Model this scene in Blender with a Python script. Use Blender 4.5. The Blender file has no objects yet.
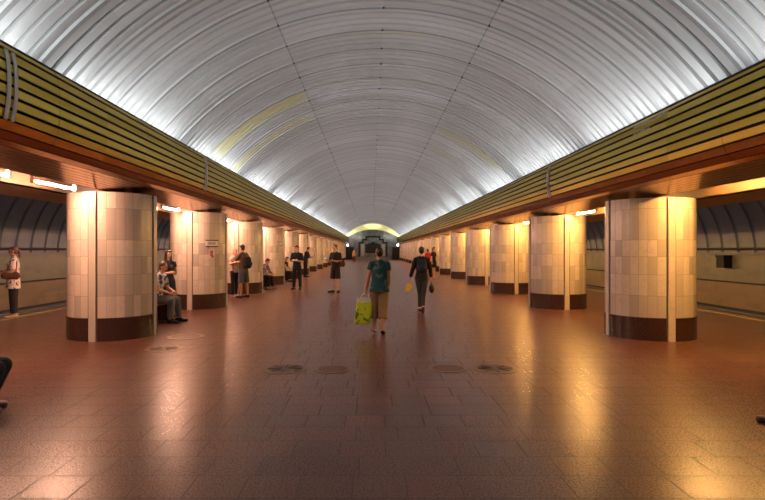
import bpy, math, random
from mathutils import Vector, Matrix
random.seed(7)
PI = math.pi
scn = bpy.context.scene
COL = scn.collection
V = Vector
F, VPX, HZ, CH = 550.0, 371.5, 250.0, 1.62      # focal length (px of a 765 wide frame), vanishing point, eye height

def spot(px, fy, z=0.0):
    """floor (or height z) point seen at a pixel"""
    Y = (CH - z) * F / (fy - HZ)
    return (px - VPX) * Y / F, Y

# ------------------------------------------------------------------ materials
class G:
    """small node-graph helper"""
    def __init__(s, name):
        s.m = bpy.data.materials.new(name); s.m.use_nodes = True
        s.t = s.m.node_tree; s.n = s.t.nodes; s.l = s.t.links
        s.b = s.n['Principled BSDF']
        s._tc = None
    def put(s, sock, v):
        if isinstance(v, bpy.types.NodeSocket): s.l.new(v, sock)
        elif v is not None:
            if isinstance(v, (tuple, list)) and len(v) == 3 and sock.type == 'RGBA': v = (*v, 1)
            sock.default_value = v
    def math(s, op, a, b=None, c=None, clamp=False):
        n = s.n.new('ShaderNodeMath'); n.operation = op; n.use_clamp = clamp
        s.put(n.inputs[0], a)
        if b is not None: s.put(n.inputs[1], b)
        if c is not None: s.put(n.inputs[2], c)
        return n.outputs[0]
    def mix(s, f, a, b, mode='MIX'):
        n = s.n.new('ShaderNodeMix'); n.data_type = 'RGBA'; n.blend_type = mode
        s.put(n.inputs[0], f); s.put(n.inputs[6], a); s.put(n.inputs[7], b)
        return n.outputs[2]
    def pos(s):
        if not s._tc: s._tc = s.n.new('ShaderNodeTexCoord')
        return s._tc.outputs['Object']
    def xyz(s):
        n = s.n.new('ShaderNodeSeparateXYZ'); s.l.new(s.pos(), n.inputs[0]); return n.outputs
    def vec(s, x, y, z):
        n = s.n.new('ShaderNodeCombineXYZ')
        for i, v in enumerate((x, y, z)): s.put(n.inputs[i], v)
        return n.outputs[0]
    def scale(s, v, sc):
        n = s.n.new('ShaderNodeVectorMath'); n.operation = 'MULTIPLY'
        s.put(n.inputs[0], v); n.inputs[1].default_value = sc; return n.outputs[0]
    def noise(s, sc, detail=3, v=None, rough=.55):
        n = s.n.new('ShaderNodeTexNoise'); s.l.new(v if v is not None else s.pos(), n.inputs['Vector'])
        n.inputs['Scale'].default_value = sc; n.inputs['Detail'].default_value = detail
        n.inputs['Roughness'].default_value = rough
        return n.outputs['Fac']
    def white(s, v):
        n = s.n.new('ShaderNodeTexWhiteNoise'); n.noise_dimensions = '3D'; s.l.new(v, n.inputs['Vector'])
        return n.outputs['Value']
    def ramp(s, f, lo, hi, a=0., b=1.):
        n = s.n.new('ShaderNodeMapRange'); n.interpolation_type = 'SMOOTHSTEP'
        s.put(n.inputs[0], f)
        for i, v in enumerate((lo, hi, a, b)): n.inputs[i + 1].default_value = v
        return n.outputs[0]
    def band(s, f, lo, hi, e):
        return s.math('MULTIPLY', s.ramp(f, lo - e, lo + e), s.ramp(f, hi - e, hi + e, 1., 0.))
    def bump(s, h, dist=.01, strength=.5):
        n = s.n.new('ShaderNodeBump'); n.inputs['Strength'].default_value = strength
        n.inputs['Distance'].default_value = dist; s.l.new(h, n.inputs['Height'])
        s.l.new(n.outputs[0], s.b.inputs['Normal'])
    def set(s, color=None, rough=None, metal=None, spec=None):
        if color is not None: s.put(s.b.inputs['Base Color'], color)
        if rough is not None: s.put(s.b.inputs['Roughness'], rough)
        if metal is not None: s.put(s.b.inputs['Metallic'], metal)
        if spec is not None: s.put(s.b.inputs['Specular IOR Level'], spec)
        return s.m

_mc = {}
def mat(name, color, rough=.7, metal=0., spec=.4, var=.12, sc=14.):
    key = (name, color, rough)
    if key not in _mc:
        g = G(name); n = g.noise(sc, 3)
        lo = tuple(c * (1 - var) for c in color); hi = tuple(min(1, c * (1 + var)) for c in color)
        _mc[key] = g.set(g.mix(n, lo, hi), rough, metal, spec)
    return _mc[key]

def emit(name, color, strength):
    g = G(name); g.set(color, .4)
    g.put(g.b.inputs['Emission Color'], color); g.b.inputs['Emission Strength'].default_value = strength
    return g.m

HC = .19                 # x of the hall's centre line
def m_vault():
    g = G('vault panels'); x, y, z = g.xyz()
    ang = g.math('MULTIPLY', g.math('ARCTAN2', g.math('SUBTRACT', x, .22), g.math('SUBTRACT', z, .23)), 180 / PI)
    row = g.math('FLOOR', y)
    sec = g.math('FLOOR', g.math('DIVIDE', g.math('ADD', ang, 77.2), 19.3))
    r1 = g.white(g.vec(row, sec, 0.)); r2 = g.white(g.vec(g.math('FLOOR', g.math('MULTIPLY', y, 5.)), 3., 0.))
    c = g.mix(r1, (.45, .46, .46), (.56, .575, .58))
    c = g.mix(g.math('MULTIPLY', r2, .45), c, (.36, .35, .34))
    st = g.noise(1., 4, g.scale(g.pos(), (.5, 7., .5)))
    c = g.mix(g.math('MULTIPLY', st, .35), c, (.40, .37, .33))
    for (y0, y1, a0, a1, k) in ((14.1, 14.9, -47, -20, .6), (16.3, 16.9, -50, -21, .4), (18.2, 18.8, 22, 44, .42), (21., 21.6, 20, 31, .35), (11.1, 11.3, -8, 9, .2)):
        mk = g.math('MULTIPLY', g.band(y, y0, y1, .05), g.band(ang, a0, a1, 1.5))
        c = g.mix(g.math('MULTIPLY', mk, k), c, (.55, .49, .16))
    mk = g.math('MULTIPLY', g.band(y, 14.8, 15.5, .05), g.band(ang, -17, 19, .8))
    c = g.mix(g.math('MULTIPLY', mk, .45), c, (.62, .65, .70))
    for s in (-19.3, 19.3):
        c = g.mix(g.math('MULTIPLY', g.band(ang, s - .12, s + .12, .05), .45), c, (.05, .05, .05))
    return g.set(c, .5, 0., .4)

def m_marble():
    g = G('beige marble tiles')
    a = g.n.new('ShaderNodeAttribute'); a.attribute_name = 'tile'
    t = a.outputs['Fac']
    oi = g.n.new('ShaderNodeObjectInfo').outputs['Random']
    tt = g.math('FRACT', g.math('ADD', t, oi))
    p = g.n.new('ShaderNodeVectorMath'); p.operation = 'ADD'
    g.l.new(g.pos(), p.inputs[0]); g.l.new(g.vec(g.math('MULTIPLY', tt, 17.), g.math('MULTIPLY', t, 9.), g.math('MULTIPLY', oi, 31.)), p.inputs[1])
    w = g.noise(3.2, 6, p.outputs[0], .62)
    vein = g.math('ABSOLUTE', g.math('SUBTRACT', w, .5))
    c = g.mix(tt, (.50, .44, .36), (.74, .66, .54))
    c = g.mix(g.ramp(tt, .80, .90, 0., .7), c, (.33, .30, .27))
    c = g.mix(g.ramp(vein, .0, .03, .28, 0.), c, (.50, .38, .26))
    c = g.mix(g.ramp(g.noise(11., 4, p.outputs[0]), .52, .75, 0., .5), c, (.50, .42, .33))
    return g.set(c, .26, 0., .45)

def m_granite(name, dark, red):
    g = G(name); n = g.noise(120., 2); n2 = g.noise(45., 3)
    c = g.mix(g.ramp(n, .45, .65), dark, red); c = g.mix(g.ramp(n2, .62, .72, 0., .5), c, (.25, .16, .12))
    return g.set(c, .16, 0., .5)

def m_floor():
    g = G('polished red granite paving'); x, y, z = g.xyz()
    RW, RH = .74, .362
    rowf = g.math('DIVIDE', g.math('ADD', y, .04), RH); row = g.math('FLOOR', rowf)
    off = g.math('MULTIPLY', g.white(g.vec(row, 1., 2.)), 1.)
    colf = g.math('ADD', g.math('DIVIDE', x, RW), off); colm = g.math('FLOOR', colf)
    rnd = g.white(g.vec(row, colm, 5.))
    split = g.math('GREATER_THAN', g.white(g.vec(row, colm, 8.)), .45)          # many slabs are cut into two squares
    fr = g.math('FRACT', colf); fy = g.math('FRACT', rowf)
    half = g.math('FLOOR', g.math('MULTIPLY', fr, 2.))
    rnd2 = g.white(g.vec(row, colm, g.math('ADD', half, 20.)))
    rnd = g.math('ADD', g.math('MULTIPLY', rnd, g.math('SUBTRACT', 1., split)), g.math('MULTIPLY', rnd2, split))
    ex = g.math('MINIMUM', fr, g.math('SUBTRACT', 1., fr)); ex = g.math('MULTIPLY', ex, RW)
    em = g.math('ABSOLUTE', g.math('SUBTRACT', fr, .5)); em = g.math('ADD', g.math('MULTIPLY', em, RW), g.math('MULTIPLY', g.math('SUBTRACT', 1., split), 9.))
    ey = g.math('MULTIPLY', g.math('MINIMUM', fy, g.math('SUBTRACT', 1., fy)), RH)
    e = g.math('MINIMUM', g.math('MINIMUM', ex, em), ey)
    joint = g.ramp(e, .003, .0085, 1., 0.)
    speck = g.noise(70., 3, None, .7)
    side = g.ramp(g.math('ABSOLUTE', g.math('SUBTRACT', x, HC)), 5.05, 5.10)
    c = g.mix(rnd, (.105, .039, .026), (.175, .066, .042))
    c = g.mix(g.ramp(rnd, .85, .9, 0., .5), c, (.085, .045, .036))
    c = g.mix(side, c, g.mix(rnd, (.12, .060, .031), (.17, .086, .043)))
    c = g.mix(g.ramp(speck, .45, .72, 0., .5), c, (.06, .03, .025))
    wear = g.noise(.8, 3)
    c = g.mix(g.math('MULTIPLY', wear, .12), c, (.13, .07, .05))
    c = g.mix(g.math('MULTIPLY', joint, .85), c, (.04, .022, .016))
    r = g.ramp(speck, .3, .8, .24, .38); r = g.math('ADD', r, g.math('MULTIPLY', joint, .3))
    h = g.math('SUBTRACT', g.math('MULTIPLY', g.noise(22., 3), .35), g.math('MULTIPLY', joint, 1.))
    g.bump(h, .004, .35)
    return g.set(c, r, 0., .5)

def m_slat(name, c0, c1, rough):
    g = G(name); x, y, z = g.xyz()
    seg = g.white(g.vec(g.math('FLOOR', g.math('DIVIDE', y, 2.6)), g.math('FLOOR', g.math('MULTIPLY', z, 8.333)), 1.))
    st = g.noise(1., 3, g.scale(g.pos(), (6., .8, 30.)))
    c = g.mix(seg, c0, c1); c = g.mix(g.math('MULTIPLY', st, .35), c, tuple(k * .6 for k in c0))
    g.bump(g.noise(1., 2, g.scale(g.pos(), (1., 1.1, 3.))), .01, .22)
    return g.set(c, rough, 1.)

def m_wallband(name, a, b):
    g = G(name); x, y, z = g.xyz()
    pan = g.white(g.vec(g.math('FLOOR', g.math('DIVIDE', y, 1.4)), g.math('FLOOR', g.math('MULTIPLY', z, 1.9)), 0.))
    st = g.noise(1.5, 5, g.scale(g.pos(), (1., 1., 2.)))
    c = g.mix(pan, a, b); c = g.mix(g.ramp(st, .45, .75, 0., .5), c, tuple(k * .55 for k in a))
    return g.set(c, .45)

def m_tunnel():
    g = G('dark ribbed lining'); st = g.noise(1., 5, g.scale(g.pos(), (.6, 2.5, .6)))
    return g.set(g.mix(st, (.115, .14, .17), (.20, .235, .28)), .55)

M = dict(
    vault=m_vault(), marble=m_marble(), floor=m_floor(),
    plinth=m_granite('dark red granite', (.035, .018, .015), (.085, .038, .03)),
    gold=m_slat('gold anodised slats', (.62, .47, .07), (.78, .62, .12), .38),
    brown=m_slat('reflection tinted slats', (.40, .17, .05), (.54, .25, .08), .24),  # same gold metal, with the orange floor's reflection put into its colour
    black=mat('matt black', (.012, .011, .01), .7),
    strip=mat('weathered white metal', (.82, .82, .78), .4),
    bolt=mat('dark bolt', (.03, .03, .03), .5),
    grout=mat('dark grout', (.16, .12, .09), .9),
    cove=mat('white cove paint', (.7, .7, .68), .7),
    tan=m_wallband('tan tiled wall', (.17, .125, .07), (.23, .17, .10)),
    green=m_wallband('grey green tiled wall', (.13, .135, .095), (.175, .175, .125)),
    ledge=mat('grey ledge', (.16, .16, .16), .6),
    tunnel=m_tunnel(),
    bed=mat('track bed', (.035, .032, .03), .9),
    yellow=mat('worn yellow line', (.50, .36, .07), .6, var=.3, sc=6.),
    edge=mat('platform edge granite', (.09, .075, .06), .4),
    iron=mat('worn cast iron', (.085, .06, .045), .42, .6, var=.4, sc=60.),
    brass=mat('worn ring metal', (.20, .13, .08), .4, .5),
    endwall=None,
    wood=mat('dark varnished wood', (.12, .055, .03), .4),
    steel=mat('dull steel', (.30, .32, .36), .35, .8),
    skin=mat('skin', (.62, .36, .25), .55, var=.05), skin2=mat('tanned skin', (.46, .25, .16), .55, var=.05),
    eye=mat('dark eyes', (.03, .02, .02), .3), lips=mat('lips', (.45, .17, .14), .5, var=.05),
)
def m_endwall():
    g = G('grey end wall marble'); x, y, z = g.xyz()
    n = g.noise(1.3, 6, None, .65)
    c = g.mix(g.ramp(n, .35, .7), (.13, .14, .155), (.25, .265, .29))
    jx = g.math('FRACT', g.math('DIVIDE', x, .6)); jz = g.math('FRACT', g.math('DIVIDE', z, .6))
    j = g.math('MAXIMUM', g.math('LESS_THAN', jx, .03), g.math('LESS_THAN', jz, .03))
    return g.set(g.mix(g.math('MULTIPLY', j, .4), c, (.15, .15, .15)), .35)
M['endwall'] = m_endwall()

# ------------------------------------------------------------------ mesh building
class MB:
    def __init__(s): s.v = []; s.f = []; s.mi = []
    def add(s, vs, fs, mi=0):
        b = len(s.v); s.v.extend([tuple(p) for p in vs]); s.f.extend([tuple(b + i for i in f) for f in fs]); s.mi.extend([mi] * len(fs))
    def box(s, lo, hi, mi=0):
        (a, b, c), (d, e, f) = lo, hi
        s.add([(a,b,c),(d,b,c),(d,e,c),(a,e,c),(a,b,f),(d,b,f),(d,e,f),(a,e,f)],
              [(0,3,2,1),(4,5,6,7),(0,1,5,4),(1,2,6,5),(2,3,7,6),(3,0,4,7)], mi)
    def prism(s, poly, y0, y1, mi=0):
        """polygon in x,z swept along y"""
        n = len(poly)
        s.add([(x, y0, z) for x, z in poly] + [(x, y1, z) for x, z in poly],
              [tuple(range(n)), tuple(range(2 * n - 1, n - 1, -1))] + [(i, i + n, (i + 1) % n + n, (i + 1) % n) for i in range(n)], mi)
    def cap(s, a, b, ra, rb, fa=False, fb=False, sx=1., sy=1., u=None, n=14, mi=0):
        """tapered capsule a-b; fa/fb: flat end; sx, sy stretch the section along u and across it"""
        a, b = V(a), V(b); w = (b - a); L = w.length
        w = w / L if L > 1e-9 else V((0, 0, 1))
        u = V(u) if u is not None else (V((1, 0, 0)) if abs(w.x) < .8 else V((0, 1, 0)))
        u = (u - w * u.dot(w)).normalized(); v = w.cross(u)
        rings = []
        rings += [(a, ra * .02), (a, ra)] if fa else [(a - w * ra * math.sin(t) * min(1, sy), ra * math.cos(t)) for t in (1.52, 1.1, .7, .35, 0.)]
        rings += [(b, rb), (b, rb * .02)] if fb else [(b + w * rb * math.sin(t) * min(1, sy), rb * math.cos(t)) for t in (0., .35, .7, 1.1, 1.52)]
        vs, fs = [], []
        for c, r in rings:
            for k in range(n):
                t = 2 * PI * k / n
                vs.append(c + u * (r * sx * math.cos(t)) + v * (r * sy * math.sin(t)))
        for i in range(len(rings) - 1):
            for k in range(n):
                fs.append((i * n + k, i * n + (k + 1) % n, (i + 1) * n + (k + 1) % n, (i + 1) * n + k))
        fs.append(tuple(range(n - 1, -1, -1))); fs.append(tuple((len(rings) - 1) * n + k for k in range(n)))
        s.add(vs, fs, mi)
    def ell(s, c, r, B=None, nu=16, nv=10, mi=0):
        """ellipsoid; B = three axes"""
        B = B or (V((1,0,0)), V((0,1,0)), V((0,0,1))); c = V(c); vs, fs = [], []
        vs.append(c + B[2] * r[2])
        for i in range(1, nv):
            th = PI * i / nv
            for k in range(nu):
                ph = 2 * PI * k / nu
                vs.append(c + B[0] * (r[0] * math.sin(th) * math.cos(ph)) + B[1] * (r[1] * math.sin(th) * math.sin(ph)) + B[2] * (r[2] * math.cos(th)))
        vs.append(c - B[2] * r[2])
        for k in range(nu): fs.append((0, 1 + k, 1 + (k + 1) % nu))
        for i in range(nv - 2):
            for k in range(nu):
                p = 1 + i * nu; fs.append((p + k, p + nu + k, p + nu + (k + 1) % nu, p + (k + 1) % nu))
        p = 1 + (nv - 2) * nu
        for k in range(nu): fs.append((p + k, len(vs) - 1, p + (k + 1) % nu))
        s.add(vs, fs, mi)
    def tube(s, pts, r, n=8, mi=0):
        for a, b in zip(pts[:-1], pts[1:]): s.cap(a, b, r, r, n=n, mi=mi)
    def disc(s, x, y, z0, z1, r0, r1, n=40, mi=0):
        """annulus (r0 = inner radius, 0 for a full disc) of some thickness"""
        vs, fs = [], []
        for r, z in ((r0, z0), (r1, z0), (r1, z1), (r0, z1)):
            for k in range(n):
                t = 2 * PI * k / n; vs.append((x + max(r, .001) * math.cos(t), y + max(r, .001) * math.sin(t), z))
        for i in range(4):
            for k in range(n):
                j = (i + 1) % 4
                fs.append((i * n + k, i * n + (k + 1) % n, j * n + (k + 1) % n, j * n + k))
        s.add(vs, fs, mi)
    def mesh(s, name, mats):
        me = bpy.data.meshes.new(name); me.from_pydata(s.v, [], s.f)
        for m in (mats if isinstance(mats, (list, tuple)) else [mats]): me.materials.append(m)
        me.polygons.foreach_set('material_index', s.mi); me.update(); return me
    def build(s, name, mats, parent=None, smooth=False, fix=True):
        me = s.mesh(name, mats)
        if fix: fixn(me)
        if smooth: smooth_me(me)
        return link(name, me, parent)
    def remesh(s, name, m, parent, vox=.01, it=3, zmin=None):
        """fuse the overlapping volumes into one continuous skin"""
        me = s.mesh('tmp', m); fixn(me); o = bpy.data.objects.new('tmp', me); COL.objects.link(o)
        md = o.modifiers.new('r', 'REMESH'); md.mode = 'VOXEL'; md.voxel_size = vox; md.use_smooth_shade = True
        if it: sm = o.modifiers.new('s', 'SMOOTH'); sm.factor = .5; sm.iterations = it
        dg = bpy.context.evaluated_depsgraph_get()
        out = bpy.data.meshes.new_from_object(o.evaluated_get(dg)); out.name = name
        bpy.data.objects.remove(o); bpy.data.meshes.remove(me)
        if zmin is not None:
            for v in out.vertices:
                if v.co.z < zmin: v.co.z = zmin
        out.materials.clear(); out.materials.append(m); smooth_me(out)
        return link(name, out, parent)

import bmesh
def fixn(me):
    bm = bmesh.new(); bm.from_mesh(me); bmesh.ops.recalc_face_normals(bm, faces=bm.faces); bm.to_mesh(me); bm.free()
def smooth_me(me):
    me.polygons.foreach_set('use_smooth', [True] * len(me.polygons)); me.update()
def link(name, me, parent=None):
    o = bpy.data.objects.new(name, me); COL.objects.link(o)
    if parent: o.parent = parent
    return o
def tag(o, label=None, cat=None, group=None, kind=None):
    if label: o['label'] = label
    if cat: o['category'] = cat
    if group: o['group'] = group
    if kind: o['kind'] = kind
    return o
def thing(name, label, cat, loc=(0, 0, 0), rz=0., group=None, kind=None):
    o = bpy.data.objects.new(name, None); COL.objects.link(o); o.empty_display_size = .1
    o.location = loc; o.rotation_euler = (0, 0, rz)
    return tag(o, label, cat, group, kind)
def copy_tree(o, parent=None):
    c = o.copy(); COL.objects.link(c); c.parent = parent
    for ch in list(o.children): copy_tree(ch, c)
    return c
ORD = 'first second third fourth fifth sixth seventh eighth ninth tenth eleventh twelfth thirteenth fourteenth fifteenth sixteenth seventeenth'.split()

COVE_TILT = 64
# ------------------------------------------------------------------ the setting
Y0, Y1 = -9.0, 91.6
XL, XR = -4.93, 5.30            # column lines
PITCH, YC1, NCOL = 5.2, 10.5, 16
CX = {-1: XL, 1: XR}
FX = {-1: -3.76, 1: 4.20}       # fascia planes
FZ = {-1: 0., 1: -.10}
EDGE = 9.2; WALLX = 12.7

def structure(o): o['kind'] = 'structure'; return o

b = MB(); b.box((HC - EDGE, Y0, -.25), (HC + EDGE, 93.2, 0)); structure(b.build('floor', M['floor']))
for s, nm in ((-1, 'left'), (1, 'right')):
    X = lambda d: HC + s * d
    b = MB(); b.box((min(X(EDGE), X(WALLX + .2)), Y0, -1.6), (max(X(EDGE), X(WALLX + .2)), Y1 + 12, -1.3)); structure(b.build('floor_track_' + nm, M['bed']))
    b = MB(); b.box((min(X(8.98), X(EDGE + .05)), Y0, -.22), (max(X(8.98), X(EDGE + .05)), 93.2, .004)); structure(b.build('trim_platform_edge_' + nm, M['edge']))
    b = MB(); b.box((min(X(8.70), X(8.80)), Y0, -.01), (max(X(8.70), X(8.80)), 93.2, .003)); structure(b.build('trim_line_' + nm, M['yellow']))
    # outer wall of the track: tan band, green band, ledge, ribbed vault
    b = MB()
    def wb(z0, z1, d0, mi): b.box((min(X(d0), X(WALLX + .3)), Y0, z0), (max(X(d0), X(WALLX + .3)), Y1 + 12, z1), mi)
    wb(-1.6, -.42, WALLX - .02, 3); wb(-.42, .44, WALLX - .06, 0); wb(.44, .50, WALLX + .03, 3); wb(.50, 1.44, WALLX, 1); wb(1.44, 1.54, WALLX - .10, 2)
    structure(b.build('wall_track_' + nm, [M['tan'], M['green'], M['ledge'], M['bed']]))
    b = MB(); prof = []
    na = 22
    for i in range(na + 1):
        t = math.radians(180 - 160 * i / na); prof.append((9.55 - (3.12) * -math.cos(t) * -1, 1.5 + 3.12 * math.sin(t), t))
    ys = []; y = Y0
    while y < Y1 + 12:
        ys += [(y, 0.), (y + .70, 0.), (y + .73, -.07), (y + .82, -.07), (y + .85, 0.)]; y += .86
    vs = []; fs = []
    for (y, d) in ys:
        for i in range(na + 1):
            t = math.radians(180 - 149 * i / na); r = 3.12 + d
            vs.append((HC + s * (9.55 - r * math.cos(t)), y, 1.5 + r * math.sin(t)))
    for j in range(len(ys) - 1):
        for i in range(na): fs.append((j * (na + 1) + i, j * (na + 1) + i + 1, (j + 1) * (na + 1) + i + 1, (j + 1) * (na + 1) + i))
    b.add(vs, fs); structure(b.build('ceiling_track_' + nm, M['tunnel'], fix=False))

# main vault: corrugated panels, 20 cm pitch, three lines of bolts
VCX, VCZ, VR, VA = .22, .23, 5.8, 59.5
b = MB(); ys = []; y = Y0
rr = random.Random(3)
while y < Y1 + 2:
    step = rr.choice((0., 0., .012, -.012))
    for k in range(4):
        yy = y + .25 * k
        ys += [(yy, step), (yy + .165, step), (yy + .178, step + .05), (yy + .238, step + .05)] if k < 3 else [(yy, step), (yy + .15, step), (yy + .165, step - .035), (yy + .238, step - .035)]
    y += 1.0
na = 60; vs = []; fs = []
for (y, d) in ys:
    for i in range(na + 1):
        t = math.radians(-VA + 2 * VA * i / na); r = VR + d
        vs.append((VCX + r * math.sin(t), y, VCZ + r * math.cos(t)))
for j in range(len(ys) - 1):
    for i in range(na): fs.append((j * (na + 1) + i, j * (na + 1) + i + 1, (j + 1) * (na + 1) + i + 1, (j + 1) * (na + 1) + i))
b.add(vs, fs)
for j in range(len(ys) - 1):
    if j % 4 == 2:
        for i in range(na): b.mi[j * na + i] = 2  # shade between the ribs put into the colour: darker grey groove strips
y = Y0 + .88
while y < 60:
    for a in (-19.3, 0., 19.3):
        t = math.radians(a); r = VR - .03
        c = V((VCX + r * math.sin(t), y + .05, VCZ + r * math.cos(t)))
        b.ell(c, (.024, .024, .03), nu=8, nv=5, mi=1)
    y += 1.0
structure(b.build('ceiling', [M['vault'], M['bolt'], mat('grey groove shade', (.25, .25, .245), .6)], fix=False))

# back wall behind the camera, end wall with lunette
b = MB(); b.box((-6.9, Y0 - .3, 0), (7.3, Y0, 6.2)); structure(b.build('wall_back', M['cove']))
b = MB(); b.box((-6.2, 93.0, -.2), (6.6, 93.3, 6.4)); structure(b.build('wall_end', M['endwall']))
b = MB(); n = 40; W = 4.55; rise = 1.45; Rl = (W * W + rise * rise) / (2 * rise); vs = []; fs = []
for i in range(n + 1):
    x = -4.95 + 9.9 * i / n
    xi = max(-W, min(W, x)); zi = 5.02 - Rl + math.sqrt(Rl * Rl - xi * xi); zo = VCZ + math.sqrt(max(0, (VR + .05) ** 2 - x * x))
    zi = min(zi, zo)
    for yy in (91.55, 91.75): vs += [(VCX + x, yy, zi), (VCX + x, yy, zo)]
for i in range(n):
    p = 4 * i; q = p + 4
    fs += [(p, q, q + 1, p + 1), (p + 2, p + 3, q + 3, q + 2), (p, p + 2, q + 2, q), (p + 1, q + 1, q + 3, p + 3)]
b.add(vs, fs); structure(b.build('trim_end_arch', mat('pale yellow paint', (.72, .67, .32), .6)))
# side walls beyond the last column so the aisles close
for s, nm in ((-1, 'left'), (1, 'right')):
    b = MB(); x0, x1 = sorted((HC + s * 5.0, HC + s * 9.0)); b.box((x0, 92.6, 0), (x1, 93.3, 2.9)); structure(b.build('wall_end_' + nm, M['endwall']))
for k, (xa, xb) in enumerate(((-4.55, -3.05), (3.55, 5.05))):
    b = MB(); b.box((xa, 92.9, 0), (xb, 93.05, 2.05)); b.box((xa - .1, 92.86, 0), (xa, 93.05, 2.15), 1); b.box((xb, 92.86, 0), (xb + .1, 93.05, 2.15), 1); b.box((xa - .1, 92.86, 2.05), (xb + .1, 93.05, 2.15), 1)
    b.box(((xa + xb) / 2 - .02, 92.87, 0), ((xa + xb) / 2 + .02, 92.9, 2.05), 1)
    structure(b.build('door_%d' % (k + 1), [mat('dark doorway', (.025, .018, .016), .5), M['wood']]))
    c = MB(); c.cap(((xa + xb) / 2, 92.84, 2.5), ((xa + xb) / 2, 92.998, 2.5), .20, .20, True, True, n=24)
    t = c.build('wall_speaker', M['black']); tag(t, 'round black disc on the end wall above the %s doorway' % ('left', 'right')[k], 'loudspeaker')
    gl = thing('globe_lamp', 'glowing white globe lamp at the far end of the %s row of columns' % ('left', 'right')[k], 'lamp', ((-3.92, 4.32)[k], 90.6, 2.42))
    c = MB(); c.ell((0, 0, 0), (.19, .19, .19)); c.build('globe', emit('globe glass', (.85, .93, 1.), 5.), gl, True)
    c = MB(); c.cap((0, 0, .17), (0, 0, (.36, .26)[k]), .04, .03, True, True); c.build('mount', M['steel'], gl)
# stepped black frame with a dark panel
fr = thing('wall_frame', 'black stepped frame around a dark relief panel on the end wall', 'wall frame', (.25, 93.0, 0))
b = MB(); th = .26
for s in (-1, 1):
    def bx(a0, a1, z0, z1): b.box((min(s * a0, s * a1), -.12, z0), (max(s * a0, s * a1), .0, z1))
    bx(2.45 - th, 2.45, .5, 2.97); bx(1.85 - th, 2.45 - th, 2.97 - th, 2.97); bx(1.85 - th, 1.85, 2.97, 3.5); bx(1.25 - th, 1.85 - th, 3.5 - th, 3.5); bx(1.25 - th, 1.25, 3.5, 3.99); bx(0, 1.25 - th, 3.99 - th, 3.99)
b.build('stepped_border', M['black'], fr)
b = MB(); b.box((-1.3, -.10, 1.1), (1.3, 0, 2.63)); b.box((-.9, -.1, 2.63), (.9, 0, 2.75)); b.ell((0, -.08, 2.72), (.42, .08, .3)); b.build('relief_panel', mat('dark bronze relief', (.03, .035, .033), .4, .5), fr)
for s in (-1, 1):
    b = MB(); b.box((s * 1.75 - .25, -.06, .6), (s * 1.75 + .25, 0, 2.6)); b.build('pale_panel', mat('pale panel', (.45, .42, .40), .5), fr)
b = MB(); b.box((-2.6, 92.2, 0), (3.1, 92.99, .42)); b.box((-2.9, 91.95, 0), (3.4, 92.99, .16)); tag(b.build('stone_podium', mat('pale stone', (.26, .25, .25), .5)), 'pale stepped stone podium in front of the end wall', 'podium')

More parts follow.
